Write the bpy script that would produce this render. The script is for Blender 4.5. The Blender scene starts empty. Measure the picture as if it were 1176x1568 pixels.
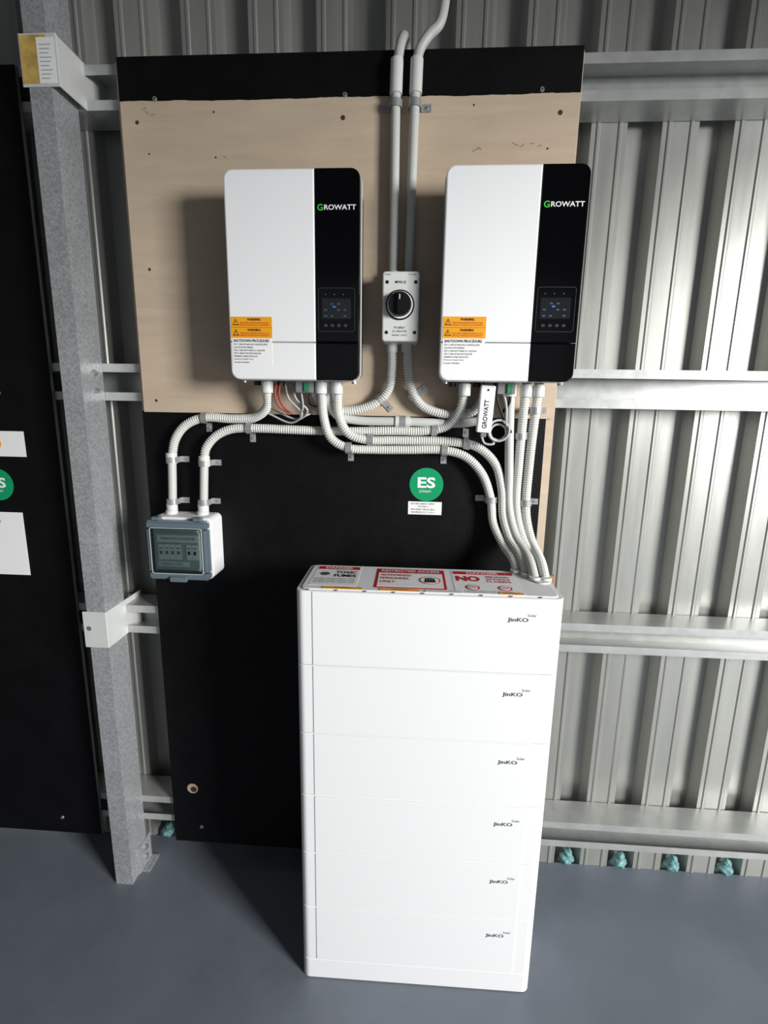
import bpy, bmesh, math, random
from mathutils import Vector, Matrix
random.seed(4)
scene=bpy.context.scene
COL=scene.collection

# ------------------------------------------------------------ materials
def lin(c): return tuple(((x/255)/12.92 if x/255<=0.04045 else ((x/255+.055)/1.055)**2.4) for x in c)+(1,)
def mat(name,rgb,rough=.5,metal=0,var=0,vscale=6,bump=0,bscale=80,spec=.5,coat=0,stretch=None,alpha=1):
    m=bpy.data.materials.new(name); m.use_nodes=True; nt=m.node_tree; N=nt.nodes; L=nt.links
    b=N['Principled BSDF']; c=lin(rgb)
    b.inputs['Base Color'].default_value=c; b.inputs['Roughness'].default_value=rough
    b.inputs['Metallic'].default_value=metal; b.inputs['Specular IOR Level'].default_value=spec
    b.inputs['Coat Weight'].default_value=coat; b.inputs['Alpha'].default_value=alpha
    tc=N.new('ShaderNodeTexCoord'); mp=N.new('ShaderNodeMapping'); L.new(tc.outputs['Object'],mp.inputs[0])
    if stretch: mp.inputs['Scale'].default_value=stretch
    if var:
        n=N.new('ShaderNodeTexNoise'); n.inputs['Scale'].default_value=vscale; n.inputs['Detail'].default_value=6; n.inputs['Roughness'].default_value=.65
        L.new(mp.outputs[0],n.inputs['Vector'])
        r=N.new('ShaderNodeValToRGB'); r.color_ramp.elements[0].position=.3; r.color_ramp.elements[1].position=.7
        r.color_ramp.elements[0].color=tuple(max(0,x*(1-var)) for x in c[:3])+(1,)
        r.color_ramp.elements[1].color=tuple(min(1,x*(1+var)) for x in c[:3])+(1,)
        L.new(n.outputs['Fac'],r.inputs[0]); L.new(r.outputs[0],b.inputs['Base Color'])
        r2=N.new('ShaderNodeMapRange'); r2.inputs[3].default_value=max(.02,rough-.08); r2.inputs[4].default_value=rough+.1
        L.new(n.outputs['Fac'],r2.inputs[0]); L.new(r2.outputs[0],b.inputs['Roughness'])
    if bump:
        n2=N.new('ShaderNodeTexNoise'); n2.inputs['Scale'].default_value=bscale; n2.inputs['Detail'].default_value=4
        L.new(mp.outputs[0],n2.inputs['Vector'])
        bp=N.new('ShaderNodeBump'); bp.inputs['Strength'].default_value=bump; bp.inputs['Distance'].default_value=.004
        L.new(n2.outputs['Fac'],bp.inputs['Height']); L.new(bp.outputs[0],b.inputs['Normal'])
    return m

M={}
M['floor']=mat('painted_concrete',(106,113,123),.42,var=.12,vscale=3,bump=.10,bscale=140)
M['sheet']=mat('zincalume_sheet',(164,165,160),.36,metal=.5,var=.10,vscale=2.5,stretch=(6,6,.6))
M['girt']=mat('galvanised_girt',(184,186,184),.35,metal=.5,var=.10,vscale=20)
M['zinc']=mat('zinc_plate',(214,216,214),.45,metal=.15,var=.05,vscale=10)
M['white']=mat('white_powdercoat',(236,237,238),.5,var=.012,vscale=3,bump=.02,bscale=600)
M['batt']=mat('white_battery_paint',(230,231,232),.6,bump=.03,bscale=500,spec=.3)
M['lightgrey']=mat('light_grey_plastic',(212,214,210),.45)
M['grey']=mat('grey_plastic',(120,122,124),.5)
M['dark']=mat('dark_body',(38,39,42),.5)
M['gap']=mat('seam_core_grey',(80,82,86),.8)  # even dark grey of the battery core between the modules
M['gloss']=mat('gloss_black_panel',(5,5,7),.12,coat=.0,spec=.3)
M['black']=mat('black_paint',(9,9,11),.5,var=.35,vscale=9,bump=.15,bscale=160,spec=.18)
M['conduit']=mat('conduit_grey',(208,209,203),.5,var=.04,vscale=15)
M['conduit2']=mat('conduit_grey_dark',(196,198,194),.45)
M['saddle']=mat('saddle_steel',(175,175,175),.35,metal=.5)
M['screw']=mat('screw_metal',(170,170,170),.3,metal=.7)
M['hole']=mat('screw_hole_dark',(60,45,32),.9)
M['smudge']=mat('pencil_smudge',(140,118,94),.9)
M['teal']=mat('teal_foam',(104,150,150),.4,var=.3,vscale=60,bump=.6,bscale=60)
M['green']=mat('green_sticker',(0,150,95),.4)
M['red']=mat('red_ink',(190,28,48),.5)
M['orange']=mat('orange_label',(236,160,20),.5)
M['paper']=mat('white_label',(238,239,238),.5)
M['ink']=mat('black_ink',(20,20,22),.5)
M['inkgrey']=mat('grey_ink',(80,82,85),.5)
M['logow']=mat('logo_white',(235,235,235),.4)
M['logog']=mat('logo_green',(70,190,70),.4)
M['lcd']=mat('lcd_glass',(24,28,32),.15)
M['lcddim']=mat('lcd_dim_digits',(70,78,84),.4)
M['lcdblue']=mat('lcd_blue',(60,110,200),.4)
M['copper']=mat('red_wire',(150,60,45),.5)
M['gconn']=mat('green_connector',(40,120,80),.5)
M['cable']=mat('grey_cable',(175,176,176),.45)
M['bcable']=mat('black_cable',(12,12,12),.45,spec=.3)
M['boxdoor']=mat('smoked_blue_frame',(96,110,118),.25)
M['boxin']=mat('box_interior',(172,184,182),.6)
M['yellowlab']=mat('worn_yellow_label',(196,164,88),.7,var=.35,vscale=25)
M['paintwhite']=mat('painted_wall_lining',(110,110,108),.6)

# plywood (grain)
def wood(name,rgb):
    m=mat(name,rgb,.7); nt=m.node_tree;N=nt.nodes;L=nt.links;b=N['Principled BSDF']
    tc=N.new('ShaderNodeTexCoord');mp=N.new('ShaderNodeMapping');mp.inputs['Scale'].default_value=(1.2,1.2,9)
    L.new(tc.outputs['Object'],mp.inputs[0])
    n=N.new('ShaderNodeTexNoise');n.inputs['Scale'].default_value=3.5;n.inputs['Detail'].default_value=8;n.inputs['Roughness'].default_value=.7;n.inputs['Distortion'].default_value=.6
    L.new(mp.outputs[0],n.inputs['Vector'])
    c=lin(rgb);r=N.new('ShaderNodeValToRGB');e=r.color_ramp.elements
    e[0].position=.25;e[0].color=tuple(x*.88 for x in c[:3])+(1,);e[1].position=.72;e[1].color=tuple(min(1,x*1.08) for x in c[:3])+(1,)
    L.new(n.outputs['Fac'],r.inputs[0]);
    n2=N.new('ShaderNodeTexNoise');n2.inputs['Scale'].default_value=2.2;n2.inputs['Detail'].default_value=3
    L.new(tc.outputs['Object'],n2.inputs['Vector'])
    mr=N.new('ShaderNodeMapRange');mr.inputs[1].default_value=.3;mr.inputs[2].default_value=.7;mr.inputs[3].default_value=.88;mr.inputs[4].default_value=1.05;L.new(n2.outputs['Fac'],mr.inputs[0])
    mx=N.new('ShaderNodeVectorMath');mx.operation='SCALE';L.new(r.outputs[0],mx.inputs[0]);L.new(mr.outputs[0],mx.inputs['Scale'])
    L.new(mx.outputs[0],b.inputs['Base Color'])
    return m
M['ply']=wood('plywood_face',(197,178,155)); M['wood2']=wood('brown_timber',(168,122,80))

# galvanised spangle
def spangle():
    m=mat('galvanised_spangle',(150,152,155),.35,metal=.45);nt=m.node_tree;N=nt.nodes;L=nt.links;b=N['Principled BSDF']
    tc=N.new('ShaderNodeTexCoord');v=N.new('ShaderNodeTexVoronoi');v.inputs['Scale'].default_value=190
    L.new(tc.outputs['Object'],v.inputs['Vector'])
    n0=N.new('ShaderNodeTexNoise');n0.inputs['Scale'].default_value=7;n0.inputs['Detail'].default_value=5;L.new(tc.outputs['Object'],n0.inputs['Vector'])
    sep=N.new('ShaderNodeSeparateColor');L.new(v.outputs['Color'],sep.inputs[0])
    ad=N.new('ShaderNodeMath');ad.operation='MULTIPLY_ADD';ad.inputs[1].default_value=.5;L.new(sep.outputs[0],ad.inputs[0])
    hl=N.new('ShaderNodeMath');hl.operation='MULTIPLY';hl.inputs[1].default_value=.5;L.new(n0.outputs['Fac'],hl.inputs[0]);L.new(hl.outputs[0],ad.inputs[2])
    r=N.new('ShaderNodeValToRGB');r.color_ramp.elements[0].color=lin((142,146,149));r.color_ramp.elements[1].color=lin((204,207,209));r.color_ramp.elements[1].position=.9
    L.new(ad.outputs[0],r.inputs[0]);L.new(r.outputs[0],b.inputs['Base Color'])
    mr=N.new('ShaderNodeMapRange');mr.inputs[3].default_value=.28;mr.inputs[4].default_value=.42;L.new(sep.outputs[1],mr.inputs[0]);L.new(mr.outputs[0],b.inputs['Roughness'])
    return m
M['spangle']=spangle()
# clear smoked window
def window():
    m=bpy.data.materials.new('smoked_window');m.use_nodes=True;nt=m.node_tree;N=nt.nodes;L=nt.links;N.clear()
    o=N.new('ShaderNodeOutputMaterial');t=N.new('ShaderNodeBsdfTransparent');t.inputs[0].default_value=(.95,1,.99,1)
    g=N.new('ShaderNodeBsdfGlossy');g.inputs['Roughness'].default_value=.08;mx=N.new('ShaderNodeMixShader')
    f=N.new('ShaderNodeFresnel');f.inputs[0].default_value=1.3
    L.new(f.outputs[0],mx.inputs[0]);L.new(t.outputs[0],mx.inputs[1]);L.new(g.outputs[0],mx.inputs[2]);L.new(mx.outputs[0],o.inputs[0])
    return m
M['window']=window()

# ------------------------------------------------------------ builders
class Group:
    def __init__(s,name,loc=(0,0,0),rotz=0,world=True):
        s.e=bpy.data.objects.new(name,None); s.e.empty_display_size=.05; COL.objects.link(s.e)
        s.e.location=loc; s.e.rotation_euler=(0,0,rotz); s.off=Vector(loc) if world else Vector((0,0,0)); s.n={}
    def add(s,name,verts,faces,m,smooth=False):
        k=s.n.get(name,0);s.n[name]=k+1
        nm=name if k==0 else "%s_%d"%(name,k+1)
        me=bpy.data.meshes.new(nm); me.from_pydata([tuple(Vector(v)-s.off) for v in verts],[],faces); me.update()
        bm=bmesh.new();bm.from_mesh(me);bmesh.ops.recalc_face_normals(bm,faces=bm.faces);bm.to_mesh(me);bm.free()
        me.materials.append(M[m])
        if smooth:
            for p in me.polygons:p.use_smooth=True
        o=bpy.data.objects.new(nm,me);COL.objects.link(o);o.parent=s.e;return o
def single(name,verts,faces,m,smooth=False,loc=(0,0,0)):
    me=bpy.data.meshes.new(name);L=Vector(loc);me.from_pydata([tuple(Vector(v)-L) for v in verts],[],faces);me.update()
    bm=bmesh.new();bm.from_mesh(me);bmesh.ops.recalc_face_normals(bm,faces=bm.faces);bm.to_mesh(me);bm.free()
    me.materials.append(M[m])
    if smooth:
        for p in me.polygons:p.use_smooth=True
    o=bpy.data.objects.new(name,me);o.location=loc;COL.objects.link(o);return o

def boxvf(x0,x1,y0,y1,z0,z1,b=0):
    bm=bmesh.new();bmesh.ops.create_cube(bm,size=1)
    for v in bm.verts:
        v.co=Vector(((x0+x1)/2+v.co.x*(x1-x0),(y0+y1)/2+v.co.y*(y1-y0),(z0+z1)/2+v.co.z*(z1-z0)))
    if b: bmesh.ops.bevel(bm,geom=bm.edges[:],offset=b,segments=2,affect='EDGES')
    bm.verts.index_update()
    r=([v.co.copy() for v in bm.verts],[[v.index for v in f.verts] for f in bm.faces]);bm.free();return r
def box(g,name,x0,x1,y0,y1,z0,z1,m,b=0):
    v,f=boxvf(x0,x1,y0,y1,z0,z1,b); return g.add(name,v,f,m)
def merge(parts):
    V=[];F=[]
    for v,f in parts:
        k=len(V);V+=list(v);F+=[[i+k for i in q] for q in f]
    return V,F
def rr_outline(a0,a1,b0,b1,rad,seg=6):
    # radii order: bottom-left,bottom-right,top-right,top-left
    pts=[]
    for (cx,cy,r,st) in ((a0,b0,rad[0],180),(a1,b0,rad[1],270),(a1,b1,rad[2],0),(a0,b1,rad[3],90)):
        sx=1 if cx==a0 else -1; sy=1 if cy==b0 else -1
        if r<=0: pts.append((cx,cy));continue
        ox,oy=cx+sx*r,cy+sy*r
        for i in range(seg+1):
            t=math.radians(st+90*i/seg);pts.append((ox+r*math.cos(t),oy+r*math.sin(t)))
    return pts
def rprism(x0,x1,z0,z1,y0,y1,rad,bev=.003):
    """rounded rect in XZ, from y0 (front) to y1 (back), front edge rounded by bev"""
    if not hasattr(rad,'__len__'): rad=(rad,)*4
    rings=[];
    for (ins,y) in ((bev,y0),(bev*.3,y0+bev*.3),(0,y0+bev),(0,y1)):
        rr=[max(r-ins,0.0001) if r>0 else 0 for r in rad]
        rings.append([(a,y,b) for a,b in rr_outline(x0+ins,x1-ins,z0+ins,z1-ins,rr)])
    n=len(rings[0]);V=[p for r in rings for p in r];F=[list(range(n)),list(range(3*n,4*n))[::-1]]
    for k in range(3):
        for i in range(n): F.append([k*n+i,k*n+(i+1)%n,(k+1)*n+(i+1)%n,(k+1)*n+i])
    return V,F
def frame(x0,x1,z0,z1,y,t,w,rad=.004):
    """flat outline frame front at y thickness t"""
    o=rr_outline(x0,x1,z0,z1,(rad,)*4);i=rr_outline(x0+w,x1-w,z0+w,z1-w,(max(rad-w,.0005),)*4);n=len(o)
    V=[(a,y,b) for a,b in o]+[(a,y,b) for a,b in i]+[(a,y+t,b) for a,b in o]+[(a,y+t,b) for a,b in i];F=[]
    for k in range(n):
        j=(k+1)%n;F+= [[k,j,n+j,n+k],[k,j,2*n+j,2*n+k],[n+k,n+j,3*n+j,3*n+k],[2*n+k,2*n+j,3*n+j,3*n+k]]
    return V,F
def vprism(x0,x1,y0,y1,z0,z1,rad,bev=.002,segr=6):
    """rounded rect in XY extruded in Z with small bevels top & bottom"""
    rings=[]
    for ins,z in ((bev,z0),(0,z0+bev),(0,z1-bev),(bev,z1)):
        rings.append([(a,b,z) for a,b in rr_outline(x0+ins,x1-ins,y0+ins,y1-ins,[max(r-ins,.0005) for r in rad],segr)])
    n=len(rings[0]);V=[p for r in rings for p in r];F=[list(range(n)),list(range(3*n,4*n))]
    for k in range(3):
        for i in range(n):F.append([k*n+i,k*n+(i+1)%n,(k+1)*n+(i+1)%n,(k+1)*n+i])
    return V,F
def cyl(c,r,h,axis,seg=24,r2=None):
    """cylinder starting at c along axis vector for h"""
    a=Vector(axis).normalized();u=a.orthogonal().normalized();w=a.cross(u);c=Vector(c);r2=r if r2 is None else r2
    V=[c+(u*math.cos(t)+w*math.sin(t))*r for t in [2*math.pi*i/seg for i in range(seg)]]
    V+=[c+a*h+(u*math.cos(t)+w*math.sin(t))*r2 for t in [2*math.pi*i/seg for i in range(seg)]]
    F=[list(range(seg)),list(range(seg,2*seg))]+[[i,(i+1)%seg,seg+(i+1)%seg,seg+i] for i in range(seg)]
    return V,F
def spline(pts,step=.003):
    P=[Vector(p) for p in pts];P=[P[0]*2-P[1]]+P+[P[-1]*2-P[-2]];out=[]
    for i in range(1,len(P)-2):
        p0,p1,p2,p3=P[i-1:i+3]
        # centripetal catmull-rom
        t0=0;t1=t0+max((p1-p0).length,1e-5)**.5;t2=t1+max((p2-p1).length,1e-5)**.5;t3=t2+max((p3-p2).length,1e-5)**.5
        for k in range(40):
            t=t1+(t2-t1)*k/40
            A1=p0*((t1-t)/(t1-t0))+p1*((t-t0)/(t1-t0));A2=p1*((t2-t)/(t2-t1))+p2*((t-t1)/(t2-t1));A3=p2*((t3-t)/(t3-t2))+p3*((t-t2)/(t3-t2))
            B1=A1*((t2-t)/(t2-t0))+A2*((t-t0)/(t2-t0));B2=A2*((t3-t)/(t3-t1))+A3*((t-t1)/(t3-t1))
            out.append(B1*((t2-t)/(t2-t1))+B2*((t-t1)/(t2-t1)))
    out.append(P[-2])
    # resample
    res=[out[0]];acc=0
    for a,b in zip(out[:-1],out[1:]):
        l=(b-a).length
        if l<1e-9: continue
        pos=step-acc
        while pos<=l: res.append(a+(b-a)*(pos/l));pos+=step
        acc=l-(pos-step)
    if (res[-1]-out[-1]).length>step*.3: res.append(out[-1])
    return res
def tube(pts,r,corr=False,seg=12,step=None):
    P=spline(pts,step or (.0022 if corr else .006));V=[];F=[];up=None
    for i,p in enumerate(P):
        t=(P[min(i+1,len(P)-1)]-P[max(i-1,0)]).normalized()
        if up is None: up=t.orthogonal().normalized()
        up=(up-t*up.dot(t)).normalized();w=t.cross(up)
        rr=r*(1.0 if (i//1)%3!=2 else .84) if corr else r
        V+=[p+(up*math.cos(a)+w*math.sin(a))*rr for a in [2*math.pi*k/seg for k in range(seg)]]
    n=len(P)
    for i in range(n-1):
        for k in range(seg):F.append([i*seg+k,i*seg+(k+1)%seg,(i+1)*seg+(k+1)%seg,(i+1)*seg+k])
    F+=[list(range(seg)),list(range((n-1)*seg,n*seg))]
    return V,F
def saddle(g,x,z,tab,axis,yc=-.03,board=0.0,r=.0150,w=.017):
    """strap over conduit at x,z. axis: conduit direction in XZ; tab: direction of fixing tab in XZ"""
    ax=Vector((axis[0],0,axis[1])).normalized();tb=Vector((tab[0],0,tab[1])).normalized();out=Vector((0,-1,0))
    c=Vector((x,yc,z));hb=board-yc  # distance to board
    prof=[];r2=r
    prof=[(-r2,-hb),(-r2,0)]+[(-r2*math.cos(t),r2*math.sin(t)) for t in [math.pi*i/10 for i in range(1,10)]]+[(r2,0),(r2,-hb+.002),(r2+.026,-hb+.002)]
    V=[];th=.0016
    n=len(prof)
    for s in (-.5,.5):
        for off in (0,1):
            for i,(a,b) in enumerate(prof):
                d=Vector((prof[min(i+1,n-1)][0]-prof[max(i-1,0)][0],prof[min(i+1,n-1)][1]-prof[max(i-1,0)][1])).normalized();nx,ny=-d.y,d.x
                aa,bb=a+nx*th*off,b+ny*th*off
                V.append(c+ax*(w*s)+tb*aa+out*bb)
    F=[]
    for i in range(n-1):
        F+=[[i,i+1,n+i+1,n+i],[2*n+i,2*n+i+1,3*n+i+1,3*n+i],[i,i+1,2*n+i+1,2*n+i],[n+i,n+i+1,3*n+i+1,3*n+i]]
    F+=[[0,n,3*n,2*n],[n-1,2*n-1,4*n-1,3*n-1]]
    g.add('saddle_clip',V,F,'saddle')
    v,f=cyl(c+tb*(r2+.015)+out*(-hb+.003),.0045,.003,out,12,.0035);g.add('saddle_screw',v,f,'screw')

def text(g,s,cx,cy,w,h,m,plane='front',depth=0,name='lettering',bold=0,rot=0,th=.0004):
    """plane front: centre x=cx z=cy at y=depth facing -Y; plane top: x,y at z=depth"""
    cu=bpy.data.curves.new('t','FONT');cu.body=s;cu.align_x='CENTER';cu.align_y='CENTER';cu.offset=bold;cu.resolution_u=3
    o=bpy.data.objects.new('t',cu);COL.objects.link(o);bpy.context.view_layer.update()
    dg=bpy.context.evaluated_depsgraph_get();me=bpy.data.meshes.new_from_object(o.evaluated_get(dg))
    V=[v.co.copy() for v in me.vertices];F=[list(p.vertices) for p in me.polygons]
    bpy.data.objects.remove(o);bpy.data.curves.remove(cu);bpy.data.meshes.remove(me)
    if not V:return
    x0=min(v.x for v in V);x1=max(v.x for v in V);y0=min(v.y for v in V);y1=max(v.y for v in V)
    sy=h/(y1-y0);sx=w/(x1-x0) if w else sy
    R=Matrix.Rotation(rot,2);W=[]
    for v in V:
        p=R@Vector(((v.x-(x0+x1)/2)*sx,(v.y-(y0+y1)/2)*sy))
        W.append(Vector((cx+p.x,depth-th,cy+p.y)) if plane=='front' else Vector((cx+p.x,cy+p.y,depth+th)))
    return g.add(name,W,F,m)
def flat(g,name,x0,x1,z0,z1,y,m,th=.0006,rot=0):
    V,F=boxvf(x0,x1,y-th,y,z0,z1)
    if rot:
        c=Vector(((x0+x1)/2,y,(z0+z1)/2));R=Matrix.Rotation(rot,3,'Y');V=[R@(v-c)+c for v in V]
    return g.add(name,V,F,m)
def flattop(g,name,x0,x1,y0,y1,z,m,th=.0005):
    V,F=boxvf(x0,x1,y0,y1,z,z+th);return g.add(name,V,F,m)
def tri(g,name,cx,cz,s,y,m,th=.0004):
    V=[(cx-s/2,y-th,cz-s*.45),(cx+s/2,y-th,cz-s*.45),(cx,y-th,cz+s*.45)];g.add(name,V,[[0,1,2]],m)
def disc(g,name,cx,cz,r,y,m,th=.0005,seg=40):
    v,f=cyl((cx,y,cz),r,th,(0,-1,0),seg);return g.add(name,v,f,m)

# ------------------------------------------------------------ room shell
XL,XR=-3.2,2.6
H=3.3
v,f=boxvf(XL,7.5,-6.5,.115,-.1,0);single('floor',v,f,'floor')
# ribbed wall sheet
pitch=.188;cx0=1.072-pitch*24
c=cx0
pts=[(XL,.115)]
while c<XR+.1:
    for dx,y in ((-.094,.115),(-.072,.115),(-.068,.112),(-.062,.112),(-.058,.115),(-.046,.115),(-.032,.158),(.032,.158),(.046,.115),(.058,.115),(.062,.112),(.068,.112),(.072,.115)):
        if XL<c+dx<XR: pts.append((c+dx,y))
    c+=pitch
pts.append((XR,.115))
n=len(pts)
V=[(a,b,-.1) for a,b in pts]+[(a,b,H) for a,b in pts]+[(a,b+.0008,-.1) for a,b in pts]+[(a,b+.0008,H) for a,b in pts]
F=[[i,i+1,n+i+1,n+i] for i in range(n-1)]+[[2*n+i,2*n+i+1,3*n+i+1,3*n+i] for i in range(n-1)]
me=bpy.data.meshes.new('wall_back');me.from_pydata(V,[],F);me.materials.append(M['sheet']);o=bpy.data.objects.new('wall_back',me);COL.objects.link(o)
# side walls, ceiling; the right wall has the big roller-door opening that lights the shed
v,f=boxvf(XL-.05,XL,-6.5,.16,0,H);single('wall_left',v,f,'paintwhite')
HB=2.42  # unseen door header, its height set to block light and darken the upper wall
v,f=merge([boxvf(XR,XR+.05,-6.5,.16,HB,H),boxvf(XR,XR+.05,-.55,.16,0,HB),boxvf(XR,XR+.05,-6.5,-5.6,0,HB)]);single('wall_right',v,f,'paintwhite')
v,f=boxvf(XL-.05,XR+.05,-6.5,.16,H,H+.05);single('ceiling',v,f,'paintwhite')

# girts : lipped C opening inward
def girt(z0,z1,i):
    t=.002;lip=.024;yb=.112;yf=.0125
    P=[(yf,z1-lip),(yf,z1),(yb,z1),(yb,z0),(yf,z0),(yf,z0+lip)]
    Q=[(yf+t,z1-lip),(yf+t,z1-t),(yb-t,z1-t),(yb-t,z0+t),(yf+t,z0+t),(yf+t,z0+lip)]
    V=[];
    for xx in (XL,XR):
        V+=[(xx,a,b) for a,b in P]+[(xx,a,b) for a,b in Q]
    F=[]
    for k in range(5):
        F+=[[k,k+1,12+k+1,12+k],[6+k,6+k+1,18+k+1,18+k],[k,k+1,6+k+1,6+k],[12+k,12+k+1,18+k+1,18+k]]
    F+=[[0,6,18,12],[5,11,23,17]]
    single('wall_girt' if i==0 else 'wall_girt.%03d'%i,V,F,'girt')
for i,(a,b) in enumerate(((2.386,2.492),(1.628,1.734),(.885,.980),(.170,.266))): girt(a,b,i)

# foam seals in the ribs
parts=[]
def blob(c,sx,sy,sz):
    bm=bmesh.new();bmesh.ops.create_icosphere(bm,subdivisions=3,radius=1)
    for v in bm.verts:
        p=v.co; r=1+.18*math.sin(p.x*5+c[0]*17)*math.cos(p.z*4+c[0]*9)+.1*math.sin(p.y*9+p.x*7+c[0]*5)
        v.co=Vector((c[0]+p.x*sx*r,c[1]+p.y*sy*r,c[2]+p.z*sz*r))
    bm.verts.index_update();res=([v.co.copy() for v in bm.verts],[[v.index for v in q.verts] for q in bm.faces]);bm.free();return res
c=cx0
while c<XR:
    if c>XL: parts.append(blob((c,.127,.012),.025,.022,.018));parts.append(blob((c+.005,.130,.032),.014,.014,.017))
    c+=pitch
v,f=merge(parts);single('foam_seal',v,f,'teal',True)

# ------------------------------------------------------------ steel column
g=Group('steel_column',(-.478,-.04,0))
x0,x1,y0,y1,t=-.507,-.449,-.090,.0115,.0025
P=[(x0,y0+.018),(x0,y0),(x1,y0),(x1,y1),(x0,y1),(x0,y1-.018)]
Q=[(x0+t,y0+.018),(x0+t,y0+t),(x1-t,y0+t),(x1-t,y1-t),(x0+t,y1-t),(x0+t,y1-.018)]
V=[]
for zz in (0.0,3.2): V+=[(a,b,zz) for a,b in P]+[(a,b,zz) for a,b in Q]
F=[]
for k in range(5):F+=[[k,k+1,12+k+1,12+k],[6+k,6+k+1,18+k+1,18+k],[k,k+1,6+k+1,6+k],[12+k,12+k+1,18+k+1,18+k]]
F+=[[0,6,18,12],[5,11,23,17]]
g.add('c_section',V,F,'spangle')
box(g,'foot_cleat',-.4488,-.443,-.05,.03,0,.10,'spangle',.001)
box(g,'foot_cleat_base',-.4488,-.415,-.04,.03,0,.006,'spangle',.001)
for zz in (.035,.075):
    v,f=cyl((-.443,-.01,zz),.009,.008,(1,0,0),6);g.add('bolt',v,f,'screw')
# brackets (end of girt cleats wrapping the column)
box(g,'top_bracket_front',-.520,-.424,-.094,-.0905,2.386,2.500,'zinc',.001)
box(g,'top_bracket_side',-.4275,-.424,-.0905,.110,2.386,2.500,'zinc',.001)
box(g,'top_bracket_top',-.520,-.424,-.0905,.05,2.497,2.500,'zinc',.0005)
flat(g,'old_label',-.517,-.450,2.392,2.496,-.0942,'yellowlab')
flat(g,'old_label_paper',-.474,-.430,2.392,2.490,-.0944,'paper')
for i in range(9): flat(g,'old_label_print',-.468,-.446+.004*(i%3),2.402+i*.009,2.4035+i*.009,-.0951,'saddle',.0002)
box(g,'lower_bracket_front',-.520,-.446,-.094,-.0905,.882,.998,'zinc',.001)
box(g,'lower_bracket_side',-.4488,-.4455,-.0905,.110,.882,.998,'zinc',.001)
v,f=cyl((-.500,-.094,.945),.007,.003,(0,-1,0),12);g.add('bolt',v,f,'screw')
for zz in (1.655,1.705):
    v,f=cyl((-.449,-.03,zz),.008,.007,(1,0,0),6);g.add('bolt',v,f,'screw')

# ------------------------------------------------------------ boards
def ragged(x0,x1,zt,zb,y,amp,top=False):
    n=120;V=[];F=[]
    for i in range(n+1):
        a=x0+(x1-x0)*i/n;z=zb+amp*(math.sin(i*.11+1)*.5+math.sin(i*.47)*.25+random.uniform(-.25,.25))
        V+=[(a,y,z),(a,y,zt)]
    for i in range(n):F.append([2*i,2*i+1,2*i+3,2*i+2])
    return V,F
g=Group('plywood_backboard',(.27,-.006,2.04))
box(g,'panel',-.320,.861,-.012,0,1.597,2.493,'ply',.0008)
v,f=ragged(-.3202,.8612,2.4932,2.392,-.0126,.0025);g.add('painted_strip',v,f,'black')
def screws(g,L,y):
    for a,b in L:
        v,f=cyl((a,y,b),.0065,.003,(0,-1,0),14,.005);g.add('screw',v,f,'screw')
        v,f=cyl((a,y-.003,b),.002,.0003,(0,-1,0),8);g.add('screw_recess',v,f,'hole')
screws(g,[(-.225,2.397),(.273,2.398),(.766,2.401)],-.0126)
for a,b,r in [(-.277,2.344,.005),(.268,2.347,.006),(.815,2.350,.006),(-.272,1.985,.004),(-.07,2.365,.0025),(-.25,2.27,.0025),(.60,2.37,.0025),(-.28,1.63,.004),(.83,1.62,.004),(-.07,2.26,.0025),(.79,2.27,.0025)]:
    disc(g,'nail_hole',a,b,r,-.0121,'hole',.0003,12)
for a,b in ((-.26,2.375),(-.24,2.36),(.70,2.28),(.72,2.277),(.745,2.281),(.765,2.276),(.60,2.268),(-.05,2.26),(-.255,2.365),(.612,2.272)):
    flat(g,'scuff',a,a+random.uniform(.008,.018),b,b+.002,-.0121,'smudge',.0002,random.uniform(-.6,.6))

g=Group('black_backboard',(.27,.006,1.3))
box(g,'panel',-.331,.866,0,.012,.103,2.490,'ply',.0008)
flat(g,'paint_layer',-.3313,.843,.1028,1.600,0,'black',.0006)
disc(g,'cable_hole',-.258,.319,.019,-.0006,'ply',.0004,20);disc(g,'cable_hole_inner',-.254,.316,.011,-.0009,'hole',.0004,20)
screws(g,[(-.235,.165)],-.0006)
box(g,'timber_packer',.868,.905,-.002,.0115,.80,1.135,'wood2',.001)
g=Group('black_backboard',(-1.2,.006,1.3))
box(g,'panel',-1.80,-.605,0,.012,.103,2.490,'black',.0008)
box(g,'raw_edge',-.605,-.6045,.001,.011,.104,2.488,'grey')
screws(g,[(-.745,.166),(-.771,1.645)],-.0006)

# labels on left board
g=Group('warning_label',(-.75,0,1.49));flat(g,'backing',-.88,-.708,1.455,1.532,-.0003,'paper');disc(g,'yellow_mark',-.806,1.494,.022,-.0009,'orange');disc(g,'yellow_mark_inner',-.806,1.494,.017,-.0014,'paper')
g=Group('notice_label',(-.80,0,1.18));flat(g,'backing',-.95,-.745,1.075,1.28,-.0003,'paper',.0015);text(g,'BATTERY SYSTEM',-.88,1.25,.12,.010,'ink',depth=-.0020)

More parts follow.
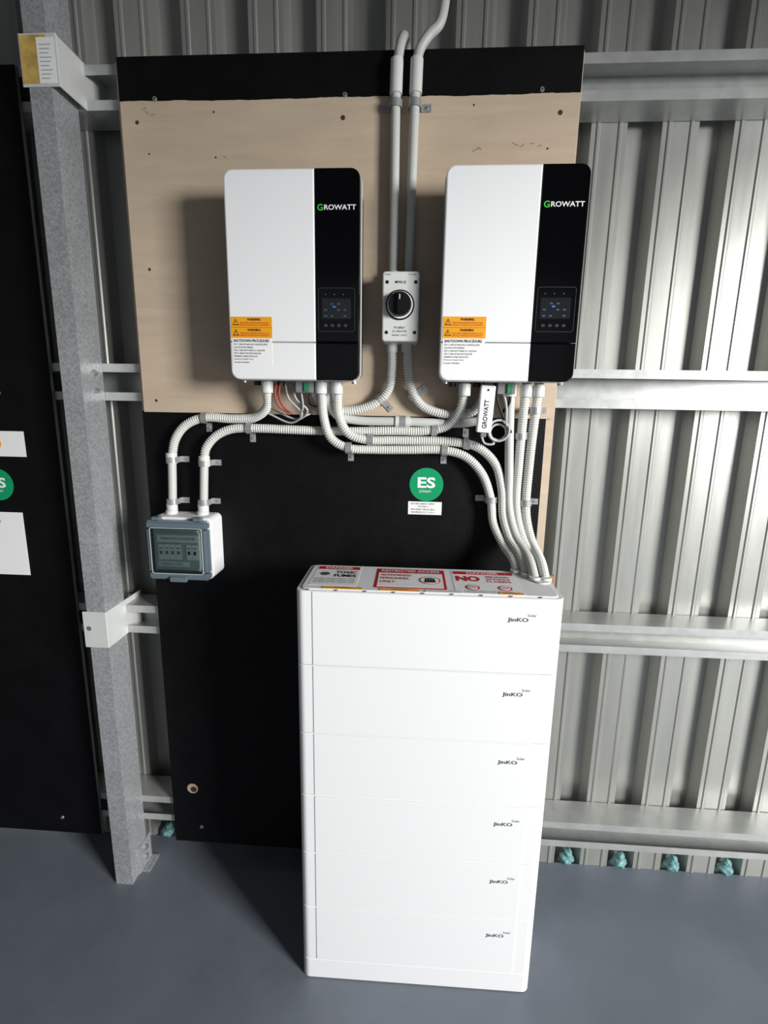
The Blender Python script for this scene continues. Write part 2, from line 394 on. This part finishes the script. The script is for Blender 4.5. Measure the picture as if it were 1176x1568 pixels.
def es(g,cx,cz,y):
    disc(g,'green_disc',cx,cz,.0495,y,'green')
    text(g,'ES',cx,cz+.006,.052,.032,'logow',depth=y-.0008,bold=.03)
    text(g,'LITHIUM',cx-.004,cz-.020,.034,.007,'logow',depth=y-.0008,bold=.01)
g=Group('energy_storage_sticker',(.513,0,1.40));es(g,.513,1.401,-.0007)
g=Group('energy_storage_sticker',(-.807,0,1.367));es(g,-.812,1.367,-.0003)
g=Group('supply_label',(.513,0,1.33));flat(g,'backing',.461,.560,1.311,1.350,-.0007,'paper')
for i,s in enumerate(('BATTERY ENERGY SUPPLY','SYSTEM 1','MAX SHORT CIRCUIT 200 A','MAXIMUM D.C. 57.6 V')):
    text(g,s,.505,1.3435-i*.0085,.07 if i!=1 else .03,.0048,'ink',depth=-.0013)

# ------------------------------------------------------------ inverters
def inverter(loc):
    g=Group('solar_inverter',loc,world=False)   # local: x 0-.33, z 0-.485 ; y 0 = front
    W,H=.33,.485;xs=.221;R=.022;zs=.092
    def add(n,vf,m,s=False): return g.add(n,vf[0],vf[1],m,s)
    add('chassis',rprism(.008,W-.006,.008,H-.008,.028,.136,.018,.002),'dark')
    add('wall_bracket',boxvf(.06,.27,.134,.1475,.06,.42,.001),'grey')
    add('cover_left_upper',rprism(0,xs,zs+.0008,H,0,.034,(0,0,0,R),.004),'white')
    add('cover_left_lower',rprism(0,xs,0,zs-.0008,0,.034,(R,0,0,0),.004),'white')
    add('cover_right_upper',rprism(xs+.0006,W,zs+.0008,H,-.0008,.034,(0,0,R,0),.003),'gloss')
    add('cover_right_lower',rprism(xs+.0006,W,0,zs-.0008,-.0008,.034,(0,R,0,0),.003),'gloss')
    add('edge_trim',rprism(-.001,W+.0015,-.001,H+.001,.0342,.040,R,.0005),'lightgrey')
    y=-.0008
    text(g,'G',.2345,.400,.0135,.0145,'logog',depth=y,bold=.02,name='logo_initial')
    text(g,'ROWATT',.2825,.400,.077,.0115,'logow',depth=y,bold=.02,name='logo')
    v,f=frame(.228,.319,.118,.220,y-.0006,.0006,.0006,.006);g.add('display_outline',v,f,'lcddim')
    add('display',rprism(.237,.308,.148,.196,y-.0006,y,.002,.0002),'lcd')
    for i in range(4):
        for j in range(3):
            if (i+j)%3!=2: flat(g,'lcd_digit',.243+i*.016,.250+i*.016,.153+j*.014,.1565+j*.014,y-.0008,'lcddim',.0002)
    flat(g,'lcd_value',.264,.272,.174,.178,y-.0011,'lcdblue',.0002)
    for i in range(4): v,f=frame(.243+i*.0165,.250+i*.0165,.130,.135,y-.0004,.0004,.0007,.002);g.add('button_ring',v,f,'grey')
    for i in range(3): flat(g,'indicator_led',.245+i*.022,.247+i*.022,.204,.206,y,'grey',.0003)
    # labels
    y=0
    flat(g,'warning_label',.005,.110,.101,.152,y,'orange',.0005)
    for k in (.1395,.1145):
        tri(g,'hazard_triangle',.0175,k,.017,y-.0006,'ink');tri(g,'hazard_triangle_inner',.0175,k-.0003,.012,y-.0011,'orange');flat(g,'hazard_bolt',.0168,.0182,k-.0035,k+.003,y-.0016,'ink',.0001)
        text(g,'WARNING',.064,k+.006,.034,.006,'ink',depth=y-.0006,bold=.02)
        text(g,'MULTIPLE SUPPLIES ISOLATE ALL',.066,k-.002,.074,.0036,'red',depth=y-.0006)
        text(g,'BEFORE WORKING ON EQUIPMENT',.066,k-.0075,.074,.0036,'red',depth=y-.0006)
    flat(g,'label_divider',.005,.110,.1262,.1268,y-.0006,'ink',.0002)
    flat(g,'procedure_label',.006,.109,.034,.1000,y,'paper',.0005)
    text(g,'SHUTDOWN PROCEDURE',.056,.0945,.092,.0068,'ink',depth=y-.0006,bold=.02)
    for i,(s,w) in enumerate((('STEP 1: TURN OFF MAIN SWITCH INVERTER SUPPLY',.088),('LOCATED IN SWITCHBOARD',.05),('STEP 2: TURN OFF PV ARRAY D.C. ISOLATOR',.08),('STEP 3: TURN OFF BATTERY ISOLATOR',.07),('WARNING: PV ARRAY MAY BE LIVE',.06),('Manufacturer/Supplier Name',.05),('Contact Number',.04))):
        text(g,s,.010+w/2,.0855-i*.0072,w,.0042,'ink',depth=y-.0006)
    # underside fittings
    for cx in (.04,.105,.155): add('gland_blank',cyl((cx,.09,.0005),.010,.012,(0,0,-1),16),'dark')
    add('terminal_block',boxvf(.155,.20,.05,.10,-.030,.008,.001),'grey')
    add('terminal_connector',boxvf(.178,.192,.045,.06,-.028,-.004,.001),'gconn')
    add('mount_screw',cyl((.018,.05,.002),.007,.008,(0,0,-1),12),'screw');add('mount_screw',cyl((.312,.05,.002),.007,.008,(0,0,-1),12),'screw')
    return g
invL=inverter((0,-.160,1.6866));invR=inverter((.5319,-.160,1.690))

# wires under the inverters
def wires(name,L):
    g=Group(name,L[0][1][0])
    for nm,p,r,m in L:
        v,f=tube(p,r,False,8);g.add(nm,v,f,m,True)
wires('terminal_wiring',[
 ('red_wire',[(.095,-.08,1.68),(.092,-.085,1.65),(.10,-.08,1.62),(.125,-.07,1.60)],.003,'copper'),
 ('red_wire',[(.105,-.08,1.68),(.104,-.085,1.65),(.112,-.08,1.62),(.135,-.07,1.60)],.003,'copper'),
 ('white_wire',[(.12,-.08,1.68),(.13,-.085,1.64),(.165,-.08,1.60),(.13,-.06,1.575),(.06,-.05,1.60)],.003,'cable'),
 ('white_wire',[(.14,-.08,1.68),(.15,-.085,1.64),(.18,-.08,1.61),(.15,-.06,1.585),(.07,-.05,1.612)],.003,'cable'),
 ('white_wire',[(.165,-.09,1.66),(.17,-.09,1.62),(.158,-.07,1.59),(.18,-.05,1.60)],.0025,'cable'),
 ('black_wire',[(.19,-.09,1.66),(.188,-.09,1.63),(.20,-.06,1.62)],.003,'bcable')])
loop=lambda cx,cz,r,y,n=10,ph=0:[(cx+r*math.cos(ph+i*.9),y-.002*i%.008,cz+r*math.sin(ph+i*.9)) for i in range(n)]
wires('coiled_data_cable',[
 ('grey_cable',[(.70,-.09,1.68),(.715,-.09,1.63),(.72,-.085,1.58)]+loop(.70,1.565,.028,-.08,16,.3),.0032,'cable'),
 ('grey_cable',[(.655,-.08,1.55),(.665,-.08,1.53),(.69,-.08,1.53)]+loop(.70,1.56,.022,-.072,10,4),.0032,'cable'),
 ('black_cable',[(.69,-.09,1.68),(.69,-.09,1.65),(.71,-.085,1.60),(.735,-.07,1.56)],.004,'bcable'),
 ('black_cable',[(.72,-.09,1.68),(.722,-.09,1.64),(.705,-.08,1.61)],.004,'bcable')])

# wifi dongle
g=Group('wifi_dongle',(.66,-.10,1.62),rotz=0,world=False)
R=Matrix.Rotation(math.radians(3),3,'Y')
def radd(n,vf,m): g.add(n,[R@Vector(v) for v in vf[0]],vf[1],m)
radd('body',rprism(-.019,.019,-.060,.062,-.012,.012,.004,.003),'white')
radd('plug_collar',boxvf(-.013,.013,-.010,.010,.060,.072,.002),'dark')
radd('status_lamp',cyl((0,-.012,.05),.003,.0006,(0,-1,0),12),'ink')
radd('cap',boxvf(-.008,.008,-.008,.008,-.072,-.060,.002),'grey')
text(g,'GROWATT',-.001,-.012,.074,.012,'ink',depth=-.0122,bold=.02,rot=math.pi/2-math.radians(3))

# ------------------------------------------------------------ isolator
g=Group('rotary_isolator_switch',(.43,-.012,1.87))
x0,x1,z0,z1=.382,.477,1.790,1.960
v,f=rprism(x0,x1,z0,z1,-.068,-.0125,.008,.002);g.add('base',v,f,'lightgrey')
v,f=rprism(x0,x1,z0,z1,-.100,-.069,.008,.004);g.add('cover',v,f,'lightgrey')
cx,cz=.428,1.879
v,f=cyl((cx,-.1,cz),.037,.003,(0,-1,0),40);g.add('dial_ring',v,f,'ink')
v,f=cyl((cx,-.103,cz),.033,.001,(0,-1,0),40);g.add('dial_face',v,f,'paper')
v,f=cyl((cx,-.104,cz),.0295,.020,(0,-1,0),32,.0285);g.add('knob',v,f,'bcable')
v,f=boxvf(cx-.008,cx+.008,-.134,-.123,cz-.025,cz+.025,.003);g.add('knob_grip',v,f,'bcable')
v,f=boxvf(cx-.001,cx+.001,-.1346,-.134,cz+.008,cz+.020);g.add('knob_mark',v,f,'paper')
for a in (x0+.012,x1-.010):
    for b in (z0+.022,z1-.026):
        v,f=cyl((a,-.1,b),.0045,.0006,(0,-1,0),14);g.add('cover_screw',v,f,'ink')
text(g,'MPVN-32',cx,1.934,.028,.0065,'ink',depth=-.1001,bold=.01)
text(g,'PV ARRAY',cx,1.824,.028,.0055,'ink',depth=-.1001);text(g,'D.C. ISOLATOR',cx,1.815,.036,.005,'ink',depth=-.1001);text(g,'Inverter 1 and 2',cx,1.806,.038,.005,'ink',depth=-.1001)
text(g,'IP66NW',x0+.014,1.952,.014,.003,'ink',depth=-.1001);text(g,'DC1500V',x1-.018,1.952,.018,.003,'ink',depth=-.1001)
for a in (.407,.447):
    v,f=cyl((a,-.045,z0),.015,.022,(0,0,-1),20);g.add('bottom_gland',v,f,'conduit2')
    v,f=cyl((a,-.045,z1),.014,.012,(0,0,1),20);g.add('top_gland',v,f,'conduit2')

# ------------------------------------------------------------ breaker box
g=Group('breaker_enclosure',(-.2,-.06,1.2))
x0,x1,z0,z1=-.292,-.110,1.117,1.293
v,f=rprism(x0+.004,x1+.003,z0-.004,z1+.006,-.082,-.0008,.016,.003);g.add('base',v,f,'white')
v,f=rprism(x0+.010,x1-.010,z0+.018,z1-.018,-.098,-.080,.004,.0005);g.add('inner_face',v,f,'boxin')
# door: frame of 4 bars + window
for nm,a in (('door_top',(x0,x1,-.110,-.083,z1-.026,z1)),('door_bottom',(x0,x1,-.110,-.083,z0,z0+.026)),('door_left',(x0,x0+.018,-.110,-.083,z0+.02,z1-.02)),('door_right',(x1-.018,x1,-.110,-.083,z0+.02,z1-.02))):
    v,f=boxvf(*a,b=.006);g.add(nm,v,f,'boxdoor')
v,f=boxvf(x0+.014,x1-.014,-.1116,-.1112,z0+.018,z1-.018);g.add('door_window',v,f,'window')
v,f=frame(x0+.014,x1-.014,z0+.019,z1-.019,-.1130,.002,.0018,.006);g.add('window_rim',v,f,'conduit2')
v,f=boxvf(-.225,-.175,-.118,-.106,z0-.004,z0+.012,.002);g.add('latch',v,f,'boxdoor')
for a in (-.262,-.140):
    v,f=boxvf(a-.012,a+.012,-.106,-.085,z1-.002,z1+.010,.002);g.add('hinge',v,f,'boxdoor')
box(g,'din_cover',x0+.022,x1-.022,-.101,-.0975,1.150,1.258,'boxin',.001)
box(g,'label_strip_top',x0+.030,x1-.030,-.1022,-.1008,1.229,1.250,'paper')
box(g,'label_strip_bottom',x0+.030,x1-.060,-.1022,-.1008,1.156,1.170,'paper')
for i in range(6):
    a=-.258+i*.0172+ (.014 if i>3 else 0)
    box(g,'breaker_body',a,a+.0165,-.107,-.100,1.178,1.224,'paper',.001)
    box(g,'breaker_toggle',a+.005,a+.012,-.1092,-.107,1.194,1.204,'grey' if i<4 else 'dark',.0006)
    flat(g,'breaker_marking',a+.003,a+.013,1.211,1.214,-.1071,'grey',.0002)
text(g,'MAIN SWITCH INVERTER',-.20,1.240,.10,.008,'ink',depth=-.1024);text(g,'NORMAL SUPPLY',-.22,1.163,.07,.007,'ink',depth=-.1024)
for a in (-.246,-.150):
    v,f=cyl((a,-.035,z1+.004),.0165,.012,(0,0,1),20);g.add('entry_gland',v,f,'lightgrey')

# ------------------------------------------------------------ conduits
def conduit(segs,sads,sleeves=()):
    g=Group('electrical_conduit',segs[0][0][0])
    for pts,corr in segs:
        v,f=tube(pts,.0128 if corr else .0122,corr);g.add('flexible_tube' if corr else 'rigid_tube',v,f,'conduit' if corr else 'conduit2',not corr)
    for s in sads: saddle(g,*s[:2],s[2],s[3],**(s[4] if len(s)>4 else {}))
    for c,ax,l in sleeves:
        v,f=cyl(c,.0158,l,ax,20);g.add('coupling',v,f,'lightgrey')
Y=-.03
PB=dict(yc=-.034,board=-.012)
# uprights
conduit([([(.405,-.036,1.955),(.405,-.036,2.15),(.404,-.034,2.36),(.405,-.034,2.43),(.412,-.030,2.49),(.420,.010,2.535),(.424,.10,2.545)],False)],[(.404,2.363,(-1,0),(0,1),PB)],[((.404,-.034,2.385),(0.02,0,1),.075)])
conduit([([(.447,-.036,1.955),(.449,-.036,2.15),(.452,-.034,2.36),(.454,-.034,2.43),(.460,-.034,2.478),(.482,-.034,2.510),(.506,-.034,2.532),(.518,-.034,2.58),(.528,-.03,2.80),(.53,-.03,3.0)],False)],[(.452,2.363,(1,0),(0,1),PB)],[((.453,-.034,2.385),(0.02,0,1),.075)])
# A : left inverter -> box
conduit([([(.071,-.085,1.69),(.070,-.080,1.66),(.062,-.06,1.618),(.020,-.038,1.588),(-.05,Y,1.582),(-.135,Y,1.583),(-.190,Y,1.560),(-.222,Y,1.520),(-.236,Y,1.468)],True),([(-.236,Y,1.470),(-.240,Y,1.39),(-.246,Y,1.300)],False)],
 [(-.130,1.583,(0,-1),(1,0)),(-.237,1.460,(1,0),(0,1)),(-.244,1.335,(1,0),(0,1))],[((.071,-.085,1.655),(0,0,1),.03),((-.246,Y,1.300),(0,0,1),.03),((-.237,Y,1.45),(0,0,1),.03)])
# B : box -> right inverter
conduit([([(-.139,Y,1.460),(-.132,Y,1.495),(-.100,Y,1.532),(-.055,Y,1.552),(0,Y,1.556),(.19,Y,1.553),(.30,Y,1.553),(.42,Y,1.557),(.50,Y,1.558),(.565,-.036,1.574),(.597,-.06,1.620),(.604,-.085,1.69)],True),([(-.139,Y,1.462),(-.144,Y,1.39),(-.150,Y,1.300)],False)],
 [(.0,1.556,(0,-1),(1,0)),(-.140,1.452,(1,0),(0,1)),(-.148,1.335,(1,0),(0,1)),(.53,1.562,(0,-1),(1,.2))],[((.604,-.085,1.655),(0,0,1),.03),((-.150,Y,1.300),(0,0,1),.03),((-.139,Y,1.443),(0,0,1),.03)])
# C
ends=[(.762,-.150),(.785,-.172),(.800,-.203),(.824,-.160),(.826,-.206)]
zt=1.18
conduit([([(.219,-.085,1.69),(.219,-.075,1.66),(.221,-.058,1.590),(.240,-.055,1.535),(.285,-.050,1.508),(.36,-.034,1.503),(.45,Y,1.504),(.559,Y,1.505),(.620,Y,1.488),(.668,Y,1.442),(.697,Y,1.370),(.708,-.034,1.30),(.735,-.07,1.245),(.757,-.12,1.215),(ends[0][0],ends[0][1],zt)],True)],
 [(.290,1.507,(0,-1),(1,0),dict(yc=-.05)),(.560,1.505,(0,-1),(1,0)),(.698,1.366,(-1,0),(0,1))],[((.219,-.085,1.655),(0,0,1),.03)])
# D
conduit([([(.262,-.085,1.69),(.262,-.075,1.66),(.264,-.058,1.595),(.290,-.055,1.548),(.340,-.045,1.531),(.42,Y,1.530),(.594,Y,1.528),(.655,Y,1.514),(.704,Y,1.470),(.727,Y,1.400),(.735,-.036,1.32),(.752,-.07,1.262),(.776,-.13,1.225),(ends[1][0],ends[1][1],zt)],True)],
 [(.350,1.531,(0,1),(1,0),dict(yc=-.042)),(.620,1.525,(0,1),(1,-.2))],[((.262,-.085,1.655),(0,0,1),.03)])
# E1-3
conduit([([(.724,-.085,1.69),(.730,-.065,1.60),(.742,-.04,1.46),(.752,-.036,1.34),(.768,-.07,1.27),(.793,-.15,1.225),(ends[2][0],ends[2][1],zt)],False)],[],[((.724,-.085,1.655),(0,0,1),.03)])
conduit([([(.765,-.085,1.69),(.766,-.065,1.61),(.768,-.04,1.48),(.771,-.036,1.34),(.790,-.07,1.26),(.816,-.12,1.22),(ends[3][0],ends[3][1],zt)],True)],[(.767,1.55,(1,0),(0,1),dict(yc=-.05))],[((.765,-.085,1.655),(0,0,1),.03)])
conduit([([(.797,-.085,1.69),(.797,-.065,1.61),(.797,-.04,1.48),(.799,-.036,1.33),(.812,-.07,1.26),(.824,-.15,1.22),(ends[4][0],ends[4][1],zt)],True)],[(.797,1.36,(1,0),(0,1)),(.797,1.62,(1,0),(0,1),dict(yc=-.068,board=-.0125))],[((.797,-.085,1.655),(0,0,1),.03)])
# isolator feeds
conduit([([(.407,-.045,1.780),(.407,-.045,1.72),(.400,-.042,1.672),(.372,-.038,1.638),(.325,-.036,1.617),(.27,-.036,1.610),(.22,-.04,1.625),(.195,-.06,1.66),(.19,-.075,1.69)],True)],[(.378,1.643,(.7,-.7),(.7,.7),PB)])
conduit([([(.449,-.045,1.780),(.452,-.045,1.72),(.462,-.042,1.672),(.490,-.038,1.630),(.535,-.036,1.610),(.590,-.036,1.605),(.635,-.04,1.615),(.655,-.06,1.65),(.66,-.075,1.69)],True)],[(.47,1.655,(.8,.6),(-.6,.8),PB)])
# link run between inverters
conduit([([(.235,-.075,1.69),(.236,-.05,1.63),(.255,-.036,1.597),(.30,-.03,1.585),(.45,-.03,1.583),(.62,-.03,1.583),(.665,-.04,1.60),(.675,-.07,1.69)],False)],[(.44,1.583,(0,1),(1,0))],[((.42,-.03,1.583),(1,0,0),.04)])

# ------------------------------------------------------------ battery
W,D,Ht=.646,.205,1.184
g=Group('stacked_battery_cabinet',(.1967,-.3297,0),rotz=.0087,world=False)
zs=[.002,.068,.251,.430,.611,.796,.987,Ht]
def radd2(n,vf,m): g.add(n,vf[0],vf[1],m)
radd2('core',vprism(.004,W-.004,.004,D-.004,.0,Ht-.01,(.02,.02,.02,.02)),'gap')
for i in range(7):
    a,b=zs[i]+(.0006 if i else 0),zs[i+1]-.0006
    nm='base_plinth' if i==0 else ('control_module' if i==6 else 'battery_module')
    radd2(nm,vprism(0,W,0,D,a,b,(.020,.020,.016,.016),.0016,8),'batt')
    if i>0:
        v,f=rprism(.041,W-.052,a+.0012,b-.0012,-.0018,.001,.0015,.0010);g.add('front_panel',v,f,'batt')
        top=zs[i+1]
        text(g,'JinKO',W-.108,top-.056,.050,.013,'inkgrey',depth=-.0018,bold=.03,name='logo')
        text(g,'Solar',W-.075,top-.0425,.021,.007,'inkgrey',depth=-.0018,name='logo_small')
# lid
radd2('lid_plate',vprism(.012,W-.012,.008,D-.010,Ht-.001,Ht+.003,(.015,)*4,.0015),'batt')
zt2=Ht+.003
def top(n,x0,x1,y0,y1,m,k=0): flattop(g,n,x0-.1967,x1-.1967,y0+.3297,y1+.3297,zt2+k*.0005,m)
def ttext(s,x,y,w,h,m,k=1,bold=0): text(g,s,x-.1967,y+.3297,w,h,m,plane='top',depth=zt2+k*.0005+.0001,bold=bold)
top('danger_sign',.222,.342,-.298,-.145,'paper');top('danger_band',.226,.338,-.172,-.149,'red',1);ttext('DANGER',.282,-.1605,.075,.016,'logow',2,.03)
ttext('TOXIC',.305,-.195,.055,.021,'ink',1,.03);ttext('FUMES',.305,-.222,.058,.021,'ink',1,.03)
for i in range(3): ttext('BATTERIES MAY EMIT HARMFUL FUMES',.282,-.248-.013*i,.105,.007,'inkgrey')
v,f=cyl((.250-.1967,-.21+.3297,zt2+.0006),.013,.0004,(0,0,1),18);g.add('skull_icon',v,f,'inkgrey')
top('restricted_sign',.385,.566,-.300,-.152,'red');top('restricted_sign_white',.392,.559,-.292,-.186,'paper',1);ttext('RESTRICTED ACCESS',.4755,-.168,.155,.016,'logow',1,.02)
ttext('AUTHORIZED',.438,-.205,.080,.015,'red',2,.02);ttext('PERSONNEL',.436,-.230,.076,.015,'red',2,.02);ttext('ONLY',.418,-.256,.040,.015,'red',2,.02)
v,f=cyl((.525-.1967,-.238+.3297,zt2+.001),.028,.0004,(0,0,1),24);g.add('prohibition_ring',v,f,'red')
v,f=cyl((.525-.1967,-.238+.3297,zt2+.0015),.024,.0004,(0,0,1),24);g.add('prohibition_field',v,f,'paper')
parts=[boxvf(.513+i*.0065-.1967,.518+i*.0065-.1967,.088,.110-abs(i-1.5)*.003,zt2+.0019,zt2+.0022) for i in range(4)]+[boxvf(.511-.1967,.540-.1967,.074,.090,zt2+.0019,zt2+.0022)]
v,f=merge(parts);g.add('hand_icon',v,f,'ink')
top('no_smoking_sign',.585,.752,-.318,-.152,'paper');top('danger_band',.590,.747,-.178,-.156,'red',1);ttext('DANGER',.668,-.167,.085,.016,'logow',2,.03)
ttext('NO',.625,-.213,.062,.040,'red',1,.05)
for i,s in enumerate(('SMOKING','SPARKS','FLAMES')): ttext(s,.703,-.195-.018*i,.062,.012,'red',1,.02)
for a in (.63,.71):
    v,f=cyl((a-.1967,-.278+.3297,zt2+.0006),.018,.0004,(0,0,1),24);g.add('prohibition_ring',v,f,'red')
    v,f=cyl((a-.1967,-.278+.3297,zt2+.0011),.013,.0004,(0,0,1),24);g.add('prohibition_field',v,f,'paper')
    v,f=boxvf(a-.009-.1967,a+.009-.1967,.050,.054,zt2+.0014,zt2+.0018);g.add('cigarette_icon',v,f,'ink')
for i in range(2): ttext('HYDROGEN GAS PRESENT',.668,-.303-.009*i,.12,.005,'inkgrey')
for a,b,m in ((.262,.358,'orange'),(.402,.498,'orange'),(.690,.748,'orange')):
    flattop(g,'edge_label',a-.1967,b-.1967,.009,.022,zt2+.0012,m)
    text(g,'WARNING',(a+b)/2-.1967,.016,.04,.006,'ink',plane='top',depth=zt2+.0018)
flattop(g,'edge_label_white',.512-.1967,.60-.1967,.009,.022,zt2+.0010,'lightgrey')
v,f=cyl((.815-.1967,.115,zt2),.022,.004,(0,0,1),24);g.add('cable_entry_plate',v,f,'lightgrey')
for ex,ey in ends:
    v,f=cyl((ex-.1967,ey+.3297,zt2),.0158,.010,(0,0,1),20);g.add('entry_gland',v,f,'lightgrey')
for i in range(9):
    v,f=cyl((.03+i*.07,.006,Ht-.001),.0035,.003,(0,0,1),10);g.add('lid_screw',v,f,'screw')

# ------------------------------------------------------------ lights
def area(name,loc,target,sx,sy,power,color=(1,1,1)):
    l=bpy.data.lights.new(name,'AREA');l.shape='RECTANGLE';l.size=sx;l.size_y=sy;l.energy=power;l.color=color
    o=bpy.data.objects.new(name,l);COL.objects.link(o);o.location=loc
    o.rotation_euler=(Vector(target)-Vector(loc)).to_track_quat('-Z','Y').to_euler();return o
area('doorway_daylight',(5.2,-3.9,2.4),(.6,0,1.1),1.4,1.9,640,(1.0,.99,.97))
w=bpy.data.worlds.new('World');scene.world=w;w.use_nodes=True
bg=w.node_tree.nodes['Background'];bg.inputs[0].default_value=(.88,.92,1,1);bg.inputs[1].default_value=.30

# ------------------------------------------------------------ camera
yaw,pt,ro,fp=-.0609,.205,-.0165,794.01
fwd=Vector((math.sin(yaw)*math.cos(pt),math.cos(yaw)*math.cos(pt),-math.sin(pt)));right=Vector((math.cos(yaw),-math.sin(yaw),0));down=fwd.cross(right)
r2=right*math.cos(ro)+down*math.sin(ro);d2=-right*math.sin(ro)+down*math.cos(ro)
cam=bpy.data.cameras.new('camera');co=bpy.data.objects.new('camera',cam);COL.objects.link(co)
Mx=Matrix((( r2.x,-d2.x,-fwd.x,.4799),(r2.y,-d2.y,-fwd.y,-1.4831),(r2.z,-d2.z,-fwd.z,1.6241),(0,0,0,1)))
co.matrix_world=Mx
cam.sensor_fit='VERTICAL';cam.sensor_height=24;cam.lens=fp/1600*24;cam.clip_start=.01
scene.camera=co
scene.view_settings.view_transform='Standard'
